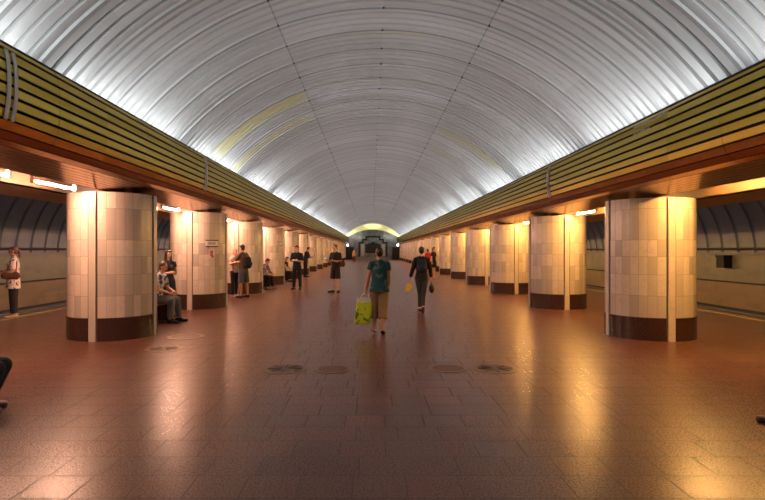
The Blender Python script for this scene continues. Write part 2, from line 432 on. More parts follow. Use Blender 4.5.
# slatted cornices with hidden cove lighting above the columns
for s, nm in ((-1, 'left'), (1, 'right')):
    root = thing('slatted_cornice', 'long gold slatted cornice over the %s row of columns' % nm, 'cornice', (0, 0, 0), 0., 'slatted cornices over the columns', 'thing')
    P = lambda o, z: (FX[s] + s * o, z + FZ[s])
    pts = [(.045, 3.765), (.012, 3.69), (-.01, 3.57), (-.02, 3.45), (-.022, 3.33), (-.018, 3.21), (-.005, 3.09), (.02, 2.97)]
    low = [(.02, 2.97), (.065, 2.87), (.14, 2.795), (.25, 2.757)]
    o = .25
    lip = abs(CX[s] - FX[s]) - .10
    while o < lip - .06:
        o2 = min(o + .11, lip); low.append((o2, 2.757 - (o2 - .25) * .10)); o = o2
    zlip = low[-1][1]
    def slats(pl, mb, gap, th=.012):
        for (p, q) in zip(pl[:-1], pl[1:]):
            a, c = V((p[0], p[1])), V((q[0], q[1])); d = (c - a).normalized(); nrm = V((-d.y, d.x))      # towards the back
            if nrm.x * 1 + nrm.y * .3 < 0: nrm = -nrm
            a2 = a + d * gap / 2; c2 = c - d * gap / 2
            for (ya, yb) in segs:
                mb.prism([P(*a2), P(*c2), P(*(c2 + nrm * th)), P(*(a2 + nrm * th))], ya + .004, yb - .004)
    cut = 2.6 * 2
    segs = []; y = Y0
    while y < Y1: segs.append((y, min(y + cut, Y1))); y += cut
    b = MB(); slats(pts, b, .036); b.build('gold_slats', M['gold'], root)
    b = MB(); slats(low, b, .012); b.build('soffit_slats', M['brown'], root)
    b = MB()            # dark backing, left open at one damaged stretch on the right
    def back(pl, ya, yb, off=.03):
        for (p, q) in zip(pl[:-1], pl[1:]):
            b.prism([P(p[0] + off, p[1] + off), P(q[0] + off, q[1] + off * .4), P(q[0] + off + .01, q[1] + off * .4 + .01), P(p[0] + off + .01, p[1] + off + .01)], ya, yb)
    if s > 0:
        back(pts[:3] + [(-.012, 3.52)], Y0, 7.85); back(pts[:3] + [(-.012, 3.52)], 8.9, Y1)
        back([(.012, 3.645), (-.01, 3.60)], 7.85, 8.9); back([(.045, 3.765), (.014, 3.705)], 7.85, 8.9); back([(-.005, 3.61), (-.012, 3.52)], 7.85, 8.35); back([(-.012, 3.52)] + pts[3:], Y0, Y1)
    else: back(pts, Y0, Y1)
    back(low, Y0, Y1)
    b.build('dark_backing', M['black'], root)
    # light slot over the column line and the outer board
    w0, w1 = abs(CX[s] - FX[s]) - .10, abs(CX[s] - FX[s]) + .80
    b = MB(); zt = zlip + .24
    b.prism([P(w0, zlip), P(w0, zt), P(w0 - .02, zt), P(w0 - .02, zlip)], Y0, Y1)
    b.prism([P(w0 - .02, zt), P(w1 + .02, zt), P(w1 + .02, zt + .03), P(w0 - .02, zt + .03)], Y0, Y1)
    b.prism([P(w1, zlip - .02), P(w1, zt), P(w1 + .03, zt), P(w1 + .03, zlip - .02)], Y0, Y1)
    b.build('light_slot', mat('brown slot boards', (.11, .065, .035), .5, var=.2, sc=5.), root)
    b = MB(); W2 = abs(HC + s * 6.75 - FX[s])
    b.prism([P(w1, zlip - .02), P(W2, zlip - .07), P(W2, zlip - .04), P(w1, zlip + .01)], Y0, Y1)
    b.prism([P(W2, zlip - .07), P(W2 + .03, zlip - .07), P(W2 + .03, zlip + .5), P(W2, zlip + .5)], Y0, Y1)
    b.build('outer_board', mat('brown soffit board', (.20, .11, .06), .4, var=.25, sc=5.), root)
    b = MB(); b.prism([P(.05, 3.2), P(1.2, 3.2), P(1.2, 3.23), P(.05, 3.23)], Y0, Y1); b.build('cove_shelf', M['cove'], root)
    # vertical pale cover strips over the expansion joints
    js = (5.72, 12.45) if s < 0 else (5.72, 13.0)
    for i, yj in enumerate(js):
        for dy in ((-.085, -.028), (.028, .085)):
            pl = [p for p in pts if p[1] < 3.72]
            b = MB(); b.prism([P(p[0] - .012, p[1]) for p in pl] + [P(p[0] - .004, p[1]) for p in reversed(pl)], yj + dy[0], yj + dy[1])
            tag(b.build('joint_strip', M['strip'], root), 'pale vertical joint strip')
    # cove lamps (hidden behind the cornice): long lights washing the vault
    k = Y0 + .4
    while k < Y1 - 2:
        L = bpy.data.lights.new('cove_light', 'AREA'); L.shape = 'RECTANGLE'; L.size = .14; L.size_y = 4.4; L.energy = 88.
        L.color = (.93, .97, 1.)
        ob = bpy.data.objects.new('cove_light', L); COL.objects.link(ob)
        ob.location = (FX[s] + s * .42, k + 2.6, 3.645 + FZ[s])
        ob.rotation_euler = (0, PI - s * math.radians(COVE_TILT), 0)
        k += PITCH
for s in (-1, 1):  # added cool fill lamps, no known fixtures, to turn the tunnel linings grey
    for k in range(9):
        L = bpy.data.lights.new('track_fill_light', 'AREA'); L.shape = 'RECTANGLE'; L.size = .2; L.size_y = 6.; L.energy = 16.; L.color = (.80, .90, 1.)
        ob = bpy.data.objects.new('track_fill_light', L); COL.objects.link(ob); ob.location = (HC + s * 7.15, 2 + 10.4 * k, 2.95)
        ob.rotation_euler = (0, -s * math.radians(100), 0)
# lamps at the end of the coves that wash the yellow arch
for xx in (-3.0, .22, 3.4):
    L = bpy.data.lights.new('arch_light', 'AREA'); L.shape = 'RECTANGLE'; L.size = 2.6; L.size_y = .15; L.energy = 40. if abs(xx - .22) > 1 else 16.; L.color = (1., .95, .75)
    ob = bpy.data.objects.new('arch_light', L); COL.objects.link(ob); ob.location = (xx, 90.9, 3.9 if abs(xx - .22) > 1 else 5.6)
    ob.rotation_euler = (math.radians(115), 0, 0) if abs(xx - .22) > 1 else (math.radians(80), 0, 0)

# ------------------------------------------------------------------ columns
RC = .78
def column_meshes(seed, zt):
    r = random.Random(seed); shaft = MB(); tv = []
    rows = [.41, .80, 1.18, 1.50, 1.80, 2.36, zt]
    hw = math.asin(.075 / RC)
    for q in range(4):
        a0 = q * PI / 2 + hw + .012; a1 = (q + 1) * PI / 2 - hw - .012; nt = 7
        for i in range(nt):
            ta, tb = a0 + (a1 - a0) * i / nt + .0022, a0 + (a1 - a0) * (i + 1) / nt - .0022
            sh = r.random()
            for z0, z1 in zip(rows[:-1], rows[1:]):
                val = r.random(); zz0, zz1 = z0 + .002, z1 - .002; vs = []
                for rad, zs in ((RC, (zz0, zz1)),):
                    for k in range(4):
                        t = ta + (tb - ta) * k / 3
                        for z in zs: vs.append((rad * math.cos(t), rad * math.sin(t), z))
                nb = len(shaft.f)
                shaft.add(vs, [(2 * k, 2 * k + 2, 2 * k + 3, 2 * k + 1) for k in range(3)]); tv += [val] * 3
    n = 64; vs = []; fs = []
    for k in range(n):
        t = 2 * PI * k / n
        for z in (.02, zt): vs.append(((RC - .008) * math.cos(t), (RC - .008) * math.sin(t), z))
    for k in range(n): fs.append((2 * k, 2 * ((k + 1) % n), 2 * ((k + 1) % n) + 1, 2 * k + 1))
    shaft.add(vs, fs, 1); tv += [0.] * n
    me = shaft.mesh('marble_shaft', [M['marble'], M['grout']])
    at = me.attributes.new('tile', 'FLOAT', 'FACE'); at.data.foreach_set('value', tv)
    pl = MB()
    for q in range(4):
        a0 = q * PI / 2 + hw + .012; a1 = (q + 1) * PI / 2 - hw - .012; n = 18; vs = []; fs = []
        for k in range(n + 1):
            t = a0 + (a1 - a0) * k / n
            for rad in (RC + .012, RC - .004):
                for z in (0, .405): vs.append((rad * math.cos(t), rad * math.sin(t), z))
        for k in range(n):
            p = 4 * k; fs += [(p, p + 4, p + 5, p + 1), (p + 1, p + 5, p + 7, p + 3)]
        fs += [(0, 1, 3, 2), (4 * n, 4 * n + 2, 4 * n + 3, 4 * n + 1)]
        pl.add(vs, fs)
    pm = pl.mesh('granite_plinth', M['plinth']); fixn(pm)
    st = MB(); st.box((RC - .03, -.062, 0), (RC + .022, .062, zt)); sm = st.mesh('corner_strip', M['marble'])
    sa = sm.attributes.new('tile', 'FLOAT', 'FACE'); sa.data.foreach_set('value', [.7] * len(sm.polygons))
    return me, pm, sm
meshes = {s: [column_meshes(11 + k * 5 + (s > 0), 2.655 + FZ[s]) for k in range(3)] for s in (-1, 1)}
for s, nm in ((-1, 'left'), (1, 'right')):
    for k in range(-1, NCOL):
        lab = ('tile clad column in the %s row, %s from the camera' % (nm, ORD[k])) if k >= 0 else 'tile clad column of the %s row beside the camera, before the first whole one' % nm
        c = thing('marble_column', lab, 'column', (CX[s], YC1 + PITCH * k - ((.45 if s < 0 else 1.05) if k < 0 else 0), 0), 0., '%s row of marble columns' % nm, 'thing')
        me, pm, sm = meshes[s][k % 3]
        a = link('marble_shaft', me, c); a.rotation_euler.z = PI / 2 * (k % 4)
        link('granite_plinth', pm, c)
        for q in range(4):
            t = link('corner_strip', sm, c); t.rotation_euler.z = q * PI / 2

# fluorescent tubes in the slot
LC = {-1: (1., .52, .34), 1: (1., .50, .14)}
tubem = {}
for s in (-1, 1):
    tubem[s] = emit('warm tube %s' % ('left' if s < 0 else 'right'), LC[s], 470. if s < 0 else 480.)
def lamp_proto(s):
    r = bpy.data.objects.new('fluorescent_lamp', None)
    t = MB(); vs = []; fs = []
    for k in range(8):
        a = 2 * PI * k / 8
        for y in (-.58, .58): vs.append((.019 * math.cos(a), y, .019 * math.sin(a)))
    for k in range(8): fs.append((2 * k, 2 * ((k + 1) % 8), 2 * ((k + 1) % 8) + 1, 2 * k + 1))
    t.add(vs, fs); tm = t.mesh('tube', tubem[s])
    e = MB(); e.box((-.025, -.035, -.03), (.025, .0, .09)); em = e.mesh('end_holder', M['strip'])
    return tm, em
for s, nm in ((-1, 'left'), (1, 'right')):
    tm, em = lamp_proto(s)
    bz = (2.757 - (abs(CX[s] - FX[s]) - .35) * .10) + FZ[s]
    for k in range(-1, NCOL - 1):
        for h in (0, 1):
            y = YC1 + PITCH * (k + 1) - (3.25, 1.50)[h]
            lab = 'fluorescent tube above the gap between %s and %s %s columns, %s end' % (ORD[k], ORD[k + 1], nm, ('nearer', 'farther')[h]) if k >= 0 else 'fluorescent tube above the gap just before the first %s column, %s end' % (nm, ('nearer', 'farther')[h])
            z = bz + .005 if not (s > 0 and k == -1) else bz + .125
            r = thing('fluorescent_lamp', lab, 'lamp', (CX[s] + s * .25, y, z), 0., 'fluorescent tubes over the %s columns' % nm)
            link('tube', tm, r)
            for q in (-1, 1):
                e = link('end_holder', em, r); e.location = (0, .58 * q + (.035 if q > 0 else 0), 0)

# ------------------------------------------------------------------ small fittings
def manhole(px, py, r, label, look):
    x, y = spot(px, py)
    c = thing('manhole_cover', label, 'manhole cover', (x, y, 0), 0., 'manhole covers in the paving')
    b = MB(); b.disc(0, 0, .0, .006, r * .80, r); b.build('ring', M['brass'], c)
    b = MB(); b.disc(0, 0, .0, .004, 0, r * .79, mi=0)
    if look:
        for k in range(8):
            t = 2 * PI * k / 8; q = V((math.cos(t), math.sin(t), 0))
            b.cap(q * r * .2 + V((0, 0, .004)), q * r * .7 + V((0, 0, .004)), .012, .012, n=6)
    b.build('lid', M['iron'] if look else mat('stone infill', (.11, .05, .032), .5), c)
manhole(285, 368.8, .31, 'dark manhole cover in the floor left of the middle, beside a stone filled one', True)
manhole(333, 369.2, .26, 'stone filled manhole cover left of the middle, right neighbour of a dark one', False)
manhole(448, 368.4, .27, 'stone filled manhole cover right of the middle, left neighbour of a dark one', False)
manhole(495, 368.6, .31, 'dark manhole cover in the floor right of the middle, with a bright ring', True)
manhole(164, 348.9, .30, 'dark manhole cover nearest the foot of the first left column', True)
manhole(186, 337.0, .34, 'stone filled manhole cover beside the man seated in grey jeans, behind a dark one', False)

def on_column(s, k, px, z, w, h, d=.012):
    """a plate fixed on a column's face where pixel column px meets it"""
    cx, cy = CX[s], YC1 + PITCH * k; best = None
    for i in range(720):
        t = 2 * PI * i / 720; x = cx + RC * math.cos(t); y = cy + RC * math.sin(t)
        if (cx + .0 - x) * 0 + (0 - x) * math.cos(t) + (0 - y) * math.sin(t) > 0:
            e = abs(VPX + F * x / y - px)
            if best is None or e < best[0]: best = (e, t, x, y)
    return best[1], V((best[2], best[3], z))
def plate(s, k, px, z, w, h, label):
    t, p = on_column(s, k, px, z, w, h)
    c = thing('wall_sign', label, 'sign', p + V((math.cos(t), math.sin(t), 0)) * .03, t + PI / 2, 'small signs on the columns')
    b = MB(); b.box((-w / 2, -.01, -h / 2), (w / 2, .012, h / 2)); b.build('plate', mat('sign white', (.68, .64, .62), .4), c)
    for q in (-1, 1):
        b = MB(); b.box((-w / 2 - .01, -.02, q * h / 2 - .012), (w / 2 + .01, .014, q * h / 2 + .012)); b.build('edge_bar', M['black'], c)
    b = MB()
    for i in range(5): b.box((-w * .30 + i * w * .13, -.013, -h * .18), (-w * .30 + i * w * .13 + w * .06, -.009, h * .2))
    b.build('lettering', mat('sign ink', (.16, .07, .09), .5), c)
    return c
plate(-1, 1, 211.5, 1.80, .34, .17, 'small white sign with dark edges on the second left column')
plate(-1, 3, 278.5, 1.92, .26, .14, 'small white sign with dark edges on the fourth left column')
t, p = on_column(-1, 1, 211.5, 1.52, .2, .24)
c = MB(); c.box((-.09, -.004, -.13), (.09, .004, .13)); c.box((-.05, -.006, -.06), (.03, -.004, .09), 1); c.box((-.02, -.006, -.11), (.06, -.004, -.05), 1)
o = c.build('paper_notice', [mat('paper', (.74, .62, .58), .7), mat('notice ink', (.42, .12, .10), .6)]); o.location = p + V((math.cos(t), math.sin(t), 0)) * .024; o.rotation_euler.z = t + PI / 2
tag(o, 'paper notice with red print below the sign on the second left column', 'notice')

# cables on the track walls, contact rail, dark box on the right wall
for s, nm in ((-1, 'left'), (1, 'right')):
    X = HC + s * (WALLX - .12)
    b = MB(); b.tube([(X, Y0, 1.66), (X, 40, 1.66), (X, Y1 + 10, 1.66)], .045); tag(b.build('wall_cable', mat('cable black', (.03, .03, .03), .5)), 'dark cable running along the track wall on the %s' % nm, 'cable')
    b = MB(); b.box((X - .14, Y0, -.62), (X + .14, Y1 + 10, -.50)); y = Y0
    while y < 70: b.box((X - .05, y, -1.3), (X + .05, y + .08, -.62)); y += 3.
    tag(b.build('contact_rail', M['steel']), 'grey contact rail below the track wall on the %s' % nm, 'rail')
    b = MB()
    for d in (10.2, 11.72):
        xx = HC + s * d; b.box((xx - .035, Y0, -1.3), (xx + .035, Y1 + 10, -1.12))
    for q in (0, 1):
        c = MB(); xx = HC + s * (10.2, 11.72)[q]; c.box((xx - .035, Y0, -1.3), (xx + .035, Y1 + 10, -1.15)); c.box((xx - .07, Y0, -1.3), (xx + .07, Y1 + 10, -1.28))
        tag(c.build('running_rail', M['steel']), 'steel track rail on the %s, the one %s the platform' % (nm, ('next to', 'away from')[q]), 'rail', 'running rails')
YB = (WALLX + HC - .1) * F / (725.5 - VPX)
b = MB(); b.box((HC + WALLX - .30, YB - .22, .98), (HC + WALLX - .008, YB + .22, 1.36)); b.box((HC + WALLX - .33, YB - .24, 1.36), (HC + WALLX - .008, YB + .24, 1.43))
tag(b.build('signal_box', M['black']), 'small black box fixed high on the right track wall', 'box')

def bench(x, y, label, length=2.2, w=.42):
    c = thing('bench', label, 'bench', (x, y, 0), 0., 'benches along the column lines')
    b = MB()
    for i in range(4): b.box((-w / 2 + i * w / 4 + .008, -length / 2, .385), (-w / 2 + (i + 1) * w / 4 - .008, length / 2, .42))
    b.build('seat', M['wood'], c)
    for q in (-1, 1):
        b = MB(); b.box((-w / 2 + .05, q * (length / 2 - .25) - .05, 0), (w / 2 - .05, q * (length / 2 - .25) + .05, .385)); b.build('leg', M['plinth'], c)
    return c

# ------------------------------------------------------------------ people
def rotv(v, ax, ang): return Matrix.Rotation(ang, 3, ax) @ v
class Person:
    """local frame: faces -y, own left is +x"""
    def __init__(s, label, x, y, heading, H=1.72, sex='m', torso=(0, 0, 1), chest=None, head=(0, -.06, 1), face=(0, -1, 0), armL=None, armR=None,
                 legL=None, legR=None, skin='skin', curlL=.35, curlR=.35, vox=.008, hair=None, hstyle='short', palmL=None, palmR=None, fat=1., footL=None, footR=None, group=None):
        k = H / 1.75; s.k = k; s.vox = vox; s.sex = sex; s.fat = fat
        s.root = thing('person', label, 'person', (x, y, 0), heading, group)
        legL = legL or ((.02, 0, -1), (.0, .03, -1)); legR = legR or ((-.02, 0, -1), (0, .03, -1))
        armL = armL or ((.14, .03, -1), (.04, -.12, -1)); armR = armR or ((-.14, .03, -1), (-.04, -.12, -1))
        n = lambda v: V(v).normalized()
        s.t = n(torso); s.c = n(chest) if chest else s.t
        hipw = (.088 if sex == 'm' else .095) * k
        pel = V((0, 0, 0)); s.hip = {}; s.knee = {}; s.ank = {}; s.foot = {}
        for side, lg in ((1, legL), (-1, legR)):
            h = pel + V((side * hipw, 0, -.03 * k)); kn = h + n(lg[0]) * .43 * k; an = kn + n(lg[1]) * .415 * k
            s.hip[side], s.knee[side], s.ank[side] = h, kn, an
            fd = (footL if side > 0 else footR)
            s.foot[side] = n(fd) if fd else n((side * .18, -1, 0))
        low = min(min(a.z, (a + s.foot[sd] * .15 * k).z) for sd, a in s.ank.items())
        up = V((0, 0, .075 * k - low))
        for d in (s.hip, s.knee, s.ank):
            for q in d: d[q] = d[q] + up
        s.pel = pel + up
        s.waist = s.pel + s.t * .15 * k; s.chest = s.waist + s.c * .21 * k; s.neck = s.chest + s.c * .185 * k
        s.f = n(V(face)); 
        lat = V((1, 0, 0)); lat = (lat - s.c * lat.dot(s.c)).normalized(); s.lat = lat; s.fw = lat.cross(s.c) * -1.
        if s.fw.y > 0: s.fw = -s.fw
        sw = (.185 if sex == 'm' else .162) * k
        s.sh = {}; s.elb = {}; s.wri = {}; s.hand = {}
        for side, ar in ((1, armL), (-1, armR)):
            sh = s.neck + lat * side * sw - s.c * .072 * k; e = sh + n(ar[0]) * .285 * k; w = e + n(ar[1]) * .245 * k
            s.sh[side], s.elb[side], s.wri[side] = sh, e, w
        s.hu = n(head); s.hf = (s.f - s.hu * s.f.dot(s.hu)).normalized(); s.hl = s.hf.cross(s.hu)
        if s.hl.dot(lat) < 0 and abs(s.f.y) > .5: s.hl = -s.hl
        s.hc = s.neck + s.hu * .165 * k + s.hf * .012 * k
        b = MB(); s.torso_shape(b, 0.)
        # neck and head
        b.cap(s.neck - s.c * .03 * k, s.hc - s.hu * .05 * k, .058 * k, .05 * k)
        B = (s.hl, s.hf, s.hu); hc = s.hc
        b.ell(hc + s.hu * .018 * k - s.hf * .006 * k, (.073 * k, .092 * k, .092 * k), B)
        b.ell(hc - s.hu * .05 * k + s.hf * .022 * k, (.054 * k, .062 * k, .062 * k), B)
        b.cap(hc + s.hf * .083 * k + s.hu * .012 * k, hc + s.hf * .101 * k - s.hu * .026 * k, .009 * k, .014 * k)
        for sd in (-1, 1):
            b.ell(hc + s.hl * sd * .074 * k - s.hf * .004 * k - s.hu * .008 * k, (.010 * k, .019 * k, .031 * k), B)
            s.limbs(b, sd, 0.)
            s.make_hand(b, sd, curlL if sd > 0 else curlR, (palmL if sd > 0 else palmR))
            fo = s.foot[sd]; a = s.ank[sd]
            b.cap(a + V((0, 0, -.01)) * k, a + fo * .06 * k + V((0, 0, -.035 * k)), .038 * k, .034 * k)
            b.cap(a - fo * .03 * k + V((0, 0, -.04 * k)), a + fo * .15 * k + V((0, 0, -.052 * k)), .034 * k, .024 * k, sx=1.25, sy=.9, u=V((fo.y, -fo.x, 0)))
        s.body = b.remesh('body', M[skin], s.root, vox, 2)
        e = MB()
        for sd in (-1, 1): e.ell(hc + s.hf * .084 * k + s.hl * sd * .031 * k + s.hu * .012 * k, (.013 * k, .007 * k, .008 * k), B, 8, 6)
        e.build('eyes', M['eye'], s.root, True)
        e = MB(); e.ell(hc + s.hf * .083 * k - s.hu * .052 * k, (.024 * k, .007 * k, .009 * k), B, 10, 6); e.build('lips', M['lips'], s.root, True)
        if hair: s.make_hair(hair, hstyle)
    def torso_shape(s, b, d, top=True, hem=None, hemflat=True, loose=0.):
        k = s.k; f = s.fat; m = s.sex == 'm'
        rp, rw, rc = ((.158, .142, .168) if m else (.172, .128, .150)); rp *= f; rw *= f; rc *= f ** .5
        K = dict(u=s.lat)
        if hem is not None:
            b.cap(s.pel - s.t * hem * k, s.waist, rp * k * 1.02 + d + loose, rw * k + d + loose * .7, True, False, 1., .72, **K)
        else: b.cap(s.pel - s.t * .03 * k, s.waist, rp * k + d, rw * k + d, sx=1., sy=.70, **K)
        if top:
            b.cap(s.waist, s.chest + s.c * .02 * k, rw * k + d + loose * .7, rc * k + d, sx=1., sy=.70, **K)
            b.cap(s.chest, s.neck - s.c * .075 * k, rc * k + d, .135 * k + d, sx=1., sy=.66, **K)
            b.cap(s.sh[1] - s.lat * .02 * k, s.sh[-1] + s.lat * .02 * k, (.056 * k + d), (.056 * k + d))
            b.cap(s.neck - s.c * .07 * k, s.neck - s.c * .0 * k, .115 * k + d, .062 * k + d * .4, sx=1.15, sy=.8, **K)
            if not m:
                for sd in (-1, 1): b.ell(s.chest + s.lat * sd * .07 * k + s.fw * .085 * k - s.c * .0 * k, (.062 * k + d, .055 * k + d, .06 * k + d), (s.lat, s.fw, s.c))
    def limbs(s, b, sd, d, arms=True, legs=True):
        k = s.k; f = s.fat ** .5
        if arms:
            b.cap(s.sh[sd], s.elb[sd], .052 * k * f + d, .040 * k * f + d); 
            mid = s.elb[sd].lerp(s.wri[sd], .3); b.cap(s.elb[sd], mid, .040 * k * f, .042 * k * f); b.cap(mid, s.wri[sd], .042 * k * f, .027 * k)
        if legs:
            b.cap(s.hip[sd], s.knee[sd], .086 * k * f + d, .056 * k * f + d)
            mid = s.knee[sd].lerp(s.ank[sd], .3); b.cap(s.knee[sd], mid, .054 * k * f, .058 * k * f); b.cap(mid, s.ank[sd], .058 * k * f, .036 * k)
    def make_hand(s, b, sd, curl, palm):
        k = s.k; w = s.wri[sd]; d = (w - s.elb[sd]).normalized()
        hint = V((0, -1, 0)) if abs(d.y) < .75 else V((0, 0, 1))
        ph = V(palm) if palm else V((-sd, 0, 0)) if abs(d.y) < .75 else V((-sd, 0, 0))
        ph = (ph - d * ph.dot(d)).normalized(); sv = d.cross(ph)
        if sv.dot(hint) < 0: sv = -sv
        nrm = ph; c = w + d * .05 * k; s.hand[sd] = w + d * .085 * k + nrm * .022 * k
        b.cap(w, w + d * .08 * k, .026 * k, .034 * k, sx=1.15, sy=.48, u=sv)
        for i, (o, L) in enumerate(((.029, .070), (.010, .080), (-.010, .074), (-.028, .058))):
            p = w + d * .082 * k + sv * o * k; a = curl * 1.1; q = d
            for j, fr in enumerate((.46, .31, .23)):
                q = (d * math.cos(a) + nrm * math.sin(a)).normalized(); e = p + q * L * fr * k
                b.cap(p, e, (.0095 - .0008 * j) * k, (.0088 - .0008 * j) * k, n=8); p = e; a += curl * 1.2
        p = w + d * .022 * k + sv * .026 * k
        q = (d * .65 + sv * .72 + nrm * .25).normalized(); e = p + q * .045 * k; b.cap(p, e, .013 * k, .0105 * k, n=8)
        q = (d * .85 + sv * (.45 - .5 * curl) + nrm * (.25 + .6 * curl)).normalized(); b.cap(e, e + q * .035 * k, .0105 * k, .009 * k, n=8)
    def make_hair(s, m, style):
        k = s.k; B = (s.hl, s.hf, s.hu); b = MB(); hc = s.hc
        b.ell(hc + s.hu * .034 * k - s.hf * .022 * k, (.081 * k, .090 * k, .090 * k), B)
        b.ell(hc - s.hu * .012 * k - s.hf * .042 * k, (.072 * k, .058 * k, .072 * k), B)
        if style != 'crop': b.ell(hc + s.hu * .085 * k + s.hf * .035 * k, (.062 * k, .050 * k, .030 * k), B)
        if style == 'bun': b.ell(hc + s.hu * .02 * k - s.hf * .115 * k, (.05 * k, .045 * k, .05 * k), B)
        if style == 'tail': b.ell(hc + s.hu * .01 * k - s.hf * .11 * k, (.035 * k, .035 * k, .035 * k), B); b.cap(hc - s.hf * .12 * k, hc - s.hf * .125 * k - s.hu * .17 * k, .034 * k, .014 * k)
        if style == 'bob': b.cap(hc - s.hf * .03 * k, hc - s.hf * .045 * k - s.hu * .085 * k, .082 * k, .075 * k, sx=1., sy=.75, u=s.hl)
        if style == 'long':
            b.cap(hc - s.hf * .04 * k, hc - s.hf * .065 * k - s.hu * .22 * k, .082 * k, .075 * k, sx=1., sy=.6, u=s.hl)
            for sd in (-1, 1): b.cap(hc + s.hl * sd * .07 * k + s.hu * .02 * k, hc + s.hl * sd * .08 * k + s.hf * .02 * k - s.hu * .2 * k, .028 * k, .022 * k)
        b.remesh('hair', m, s.root, max(s.vox, .008), 2)
    def shirt(s, m, sleeve=.6, hem=.08, loose=.01, d=.012, name='shirt', label=None):
        """sleeve: 0..1 along the upper arm, 1..2 along the forearm"""
        b = MB(); s.torso_shape(b, d, True, hem, loose=loose); k = s.k; f = s.fat ** .5
        for sd in (-1, 1):
            if sleeve > 0:
                t = min(1., sleeve); e = s.sh[sd].lerp(s.elb[sd], t)
                b.cap(s.sh[sd], e, .053 * k * f + d, (.053 - .012 * t) * k * f + d + loose * .8, False, sleeve <= 1.)
                if sleeve > 1.: b.cap(s.elb[sd], s.elb[sd].lerp(s.wri[sd], sleeve - 1.), .043 * k * f + d, .034 * k + d, False, True)
        o = b.remesh(name, m, s.root, max(.009, s.vox), 2)
        if label: o['label'] = label
        return o
    def trousers(s, m, length=1.95, d=.010, flare=0., name='trousers', belt=.05):
        b = MB(); k = s.k; f = s.fat ** .5
        rp = (.158 if s.sex == 'm' else .172) * s.fat
        b.cap(s.pel - s.t * .03 * k, s.pel + s.t * belt * k, rp * k + d * .4, rp * .92 * k + d * .2, False, True, 1., .70, u=s.lat)
        for sd in (-1, 1):
            t = min(1., length); e = s.hip[sd].lerp(s.knee[sd], t)
            b.cap(s.hip[sd], e, .088 * k * f + d, (.088 - .030 * t) * k * f + d + flare * t, False, length <= 1.)
            if length > 1.:
                u = length - 1.; e2 = s.knee[sd].lerp(s.ank[sd], u)
                b.cap(s.knee[sd], e2, .058 * k * f + d + flare, (.060 - .020 * u) * k * f + d + flare, False, True)
        return b.remesh(name, m, s.root, max(.009, s.vox), 2)
    def skirt(s, m, z1, r1=.24, name='skirt'):
        b = MB(); k = s.k; mid = (s.knee[1] + s.knee[-1]) / 2; top = s.pel + s.t * .12 * k; lowp = s.pel.lerp(mid, z1)
        b.cap(top, s.pel, .140 * k, .185 * k, True, False, 1., .72, u=s.lat); b.cap(s.pel, lowp, .187 * k, r1 * k, False, True, 1., .8, u=s.lat)
        return b.remesh(name, m, s.root, max(.01, s.vox), 1)
    def shoes(s, m, sole=None, kind='shoe'):
        k = s.k
        for sd in (1, -1):
            b = MB(); fo = s.foot[sd]; a = s.ank[sd]; side = V((fo.y, -fo.x, 0)).normalized(); z0 = a.z - .075 * k; tilt = V((0, 0, fo.z))
            h = V((a.x, a.y, z0)); toe = fo
            if kind == 'shoe':
                b.cap(h - toe * .045 * k + V((0, 0, .04 * k)), h + toe * .04 * k + V((0, 0, .045 * k)), .047 * k, .050 * k)
                b.cap(h - toe * .045 * k + V((0, 0, .03 * k)), h + toe * .170 * k + V((0, 0, .030 * k)), .043 * k, .041 * k, sx=1.1, sy=.85, u=side)
            else:
                b.cap(h - toe * .05 * k + V((0, 0, .012 * k)), h + toe * .175 * k + V((0, 0, .012 * k)), .042 * k, .044 * k, sx=1., sy=.26, u=side)
                b.cap(h + toe * .08 * k + side * .05 * k + V((0, 0, .02 * k)), h + toe * .10 * k + V((0, 0, .062 * k)), .011 * k, .012 * k, n=8)
                b.cap(h + toe * .08 * k - side * .05 * k + V((0, 0, .02 * k)), h + toe * .10 * k + V((0, 0, .062 * k)), .011 * k, .012 * k, n=8)
            b.remesh(kind, m, s.root, .008, 1)
    def world(s, p):
        return s.root.matrix_basis @ V(p)

def carried(name, label, cat, P, group=None):
    return thing(name, label, cat, P.root.location, P.root.rotation_euler.z, group)
def backpack(P, m, label, w=.28, h=.40, dep=.15, dz=0.):
    k = P.k; r = carried('backpack', label, 'backpack', P)
    c = P.chest - P.fw * (.125 * k + dep * .5) - P.c * (.03 + dz); b = MB()
    b.cap(c - P.c * (h * .28), c + P.c * (h * .22), w * .52, w * .46, sx=1., sy=dep / w, u=P.lat)
    b.cap(c - P.c * (h * .40), c - P.c * (h * .1), w * .48, w * .5, sx=1., sy=dep / w, u=P.lat)
    b.remesh('pack', m, r, .009, 2)
    b = MB(); q = c - P.fw * dep * .55 - P.c * h * .2; b.ell(q, (w * .36, .035, h * .2), (P.lat, P.fw, P.c)); b.build('front_pocket', m, r, True)
    for sd in (-1, 1):
        b = MB(); x = P.lat * sd * .105 * k
        pts = [c + P.c * h * .3 + x, P.neck + x - P.c * .0 * k - P.fw * .08 * k, P.neck + x + P.c * .012 * k, P.neck + x * 1.1 + P.fw * .085 * k - P.c * .05 * k, P.chest + x * 1.2 + P.fw * .135 * k, P.chest + x * 1.35 + P.fw * .10 * k - P.c * .14, c - P.c * h * .38 + x * 1.1 + P.fw * .05]
        for a, d in zip(pts[:-1], pts[1:]): b.cap(a, d, .022, .022, sx=1., sy=.45, n=8, u=P.lat)
        b.build('strap', m, r, True)
    return r
def hair(c): return mat('hair', c, .5, var=.3, sc=60.)
DK = hair((.025, .017, .013)); BR = hair((.07, .038, .02)); BL = hair((.42, .27, .10)); GN = hair((.10, .05, .03))
cl = lambda n, c, r=.8: mat(n, c, r, spec=.25, var=.2, sc=9.)
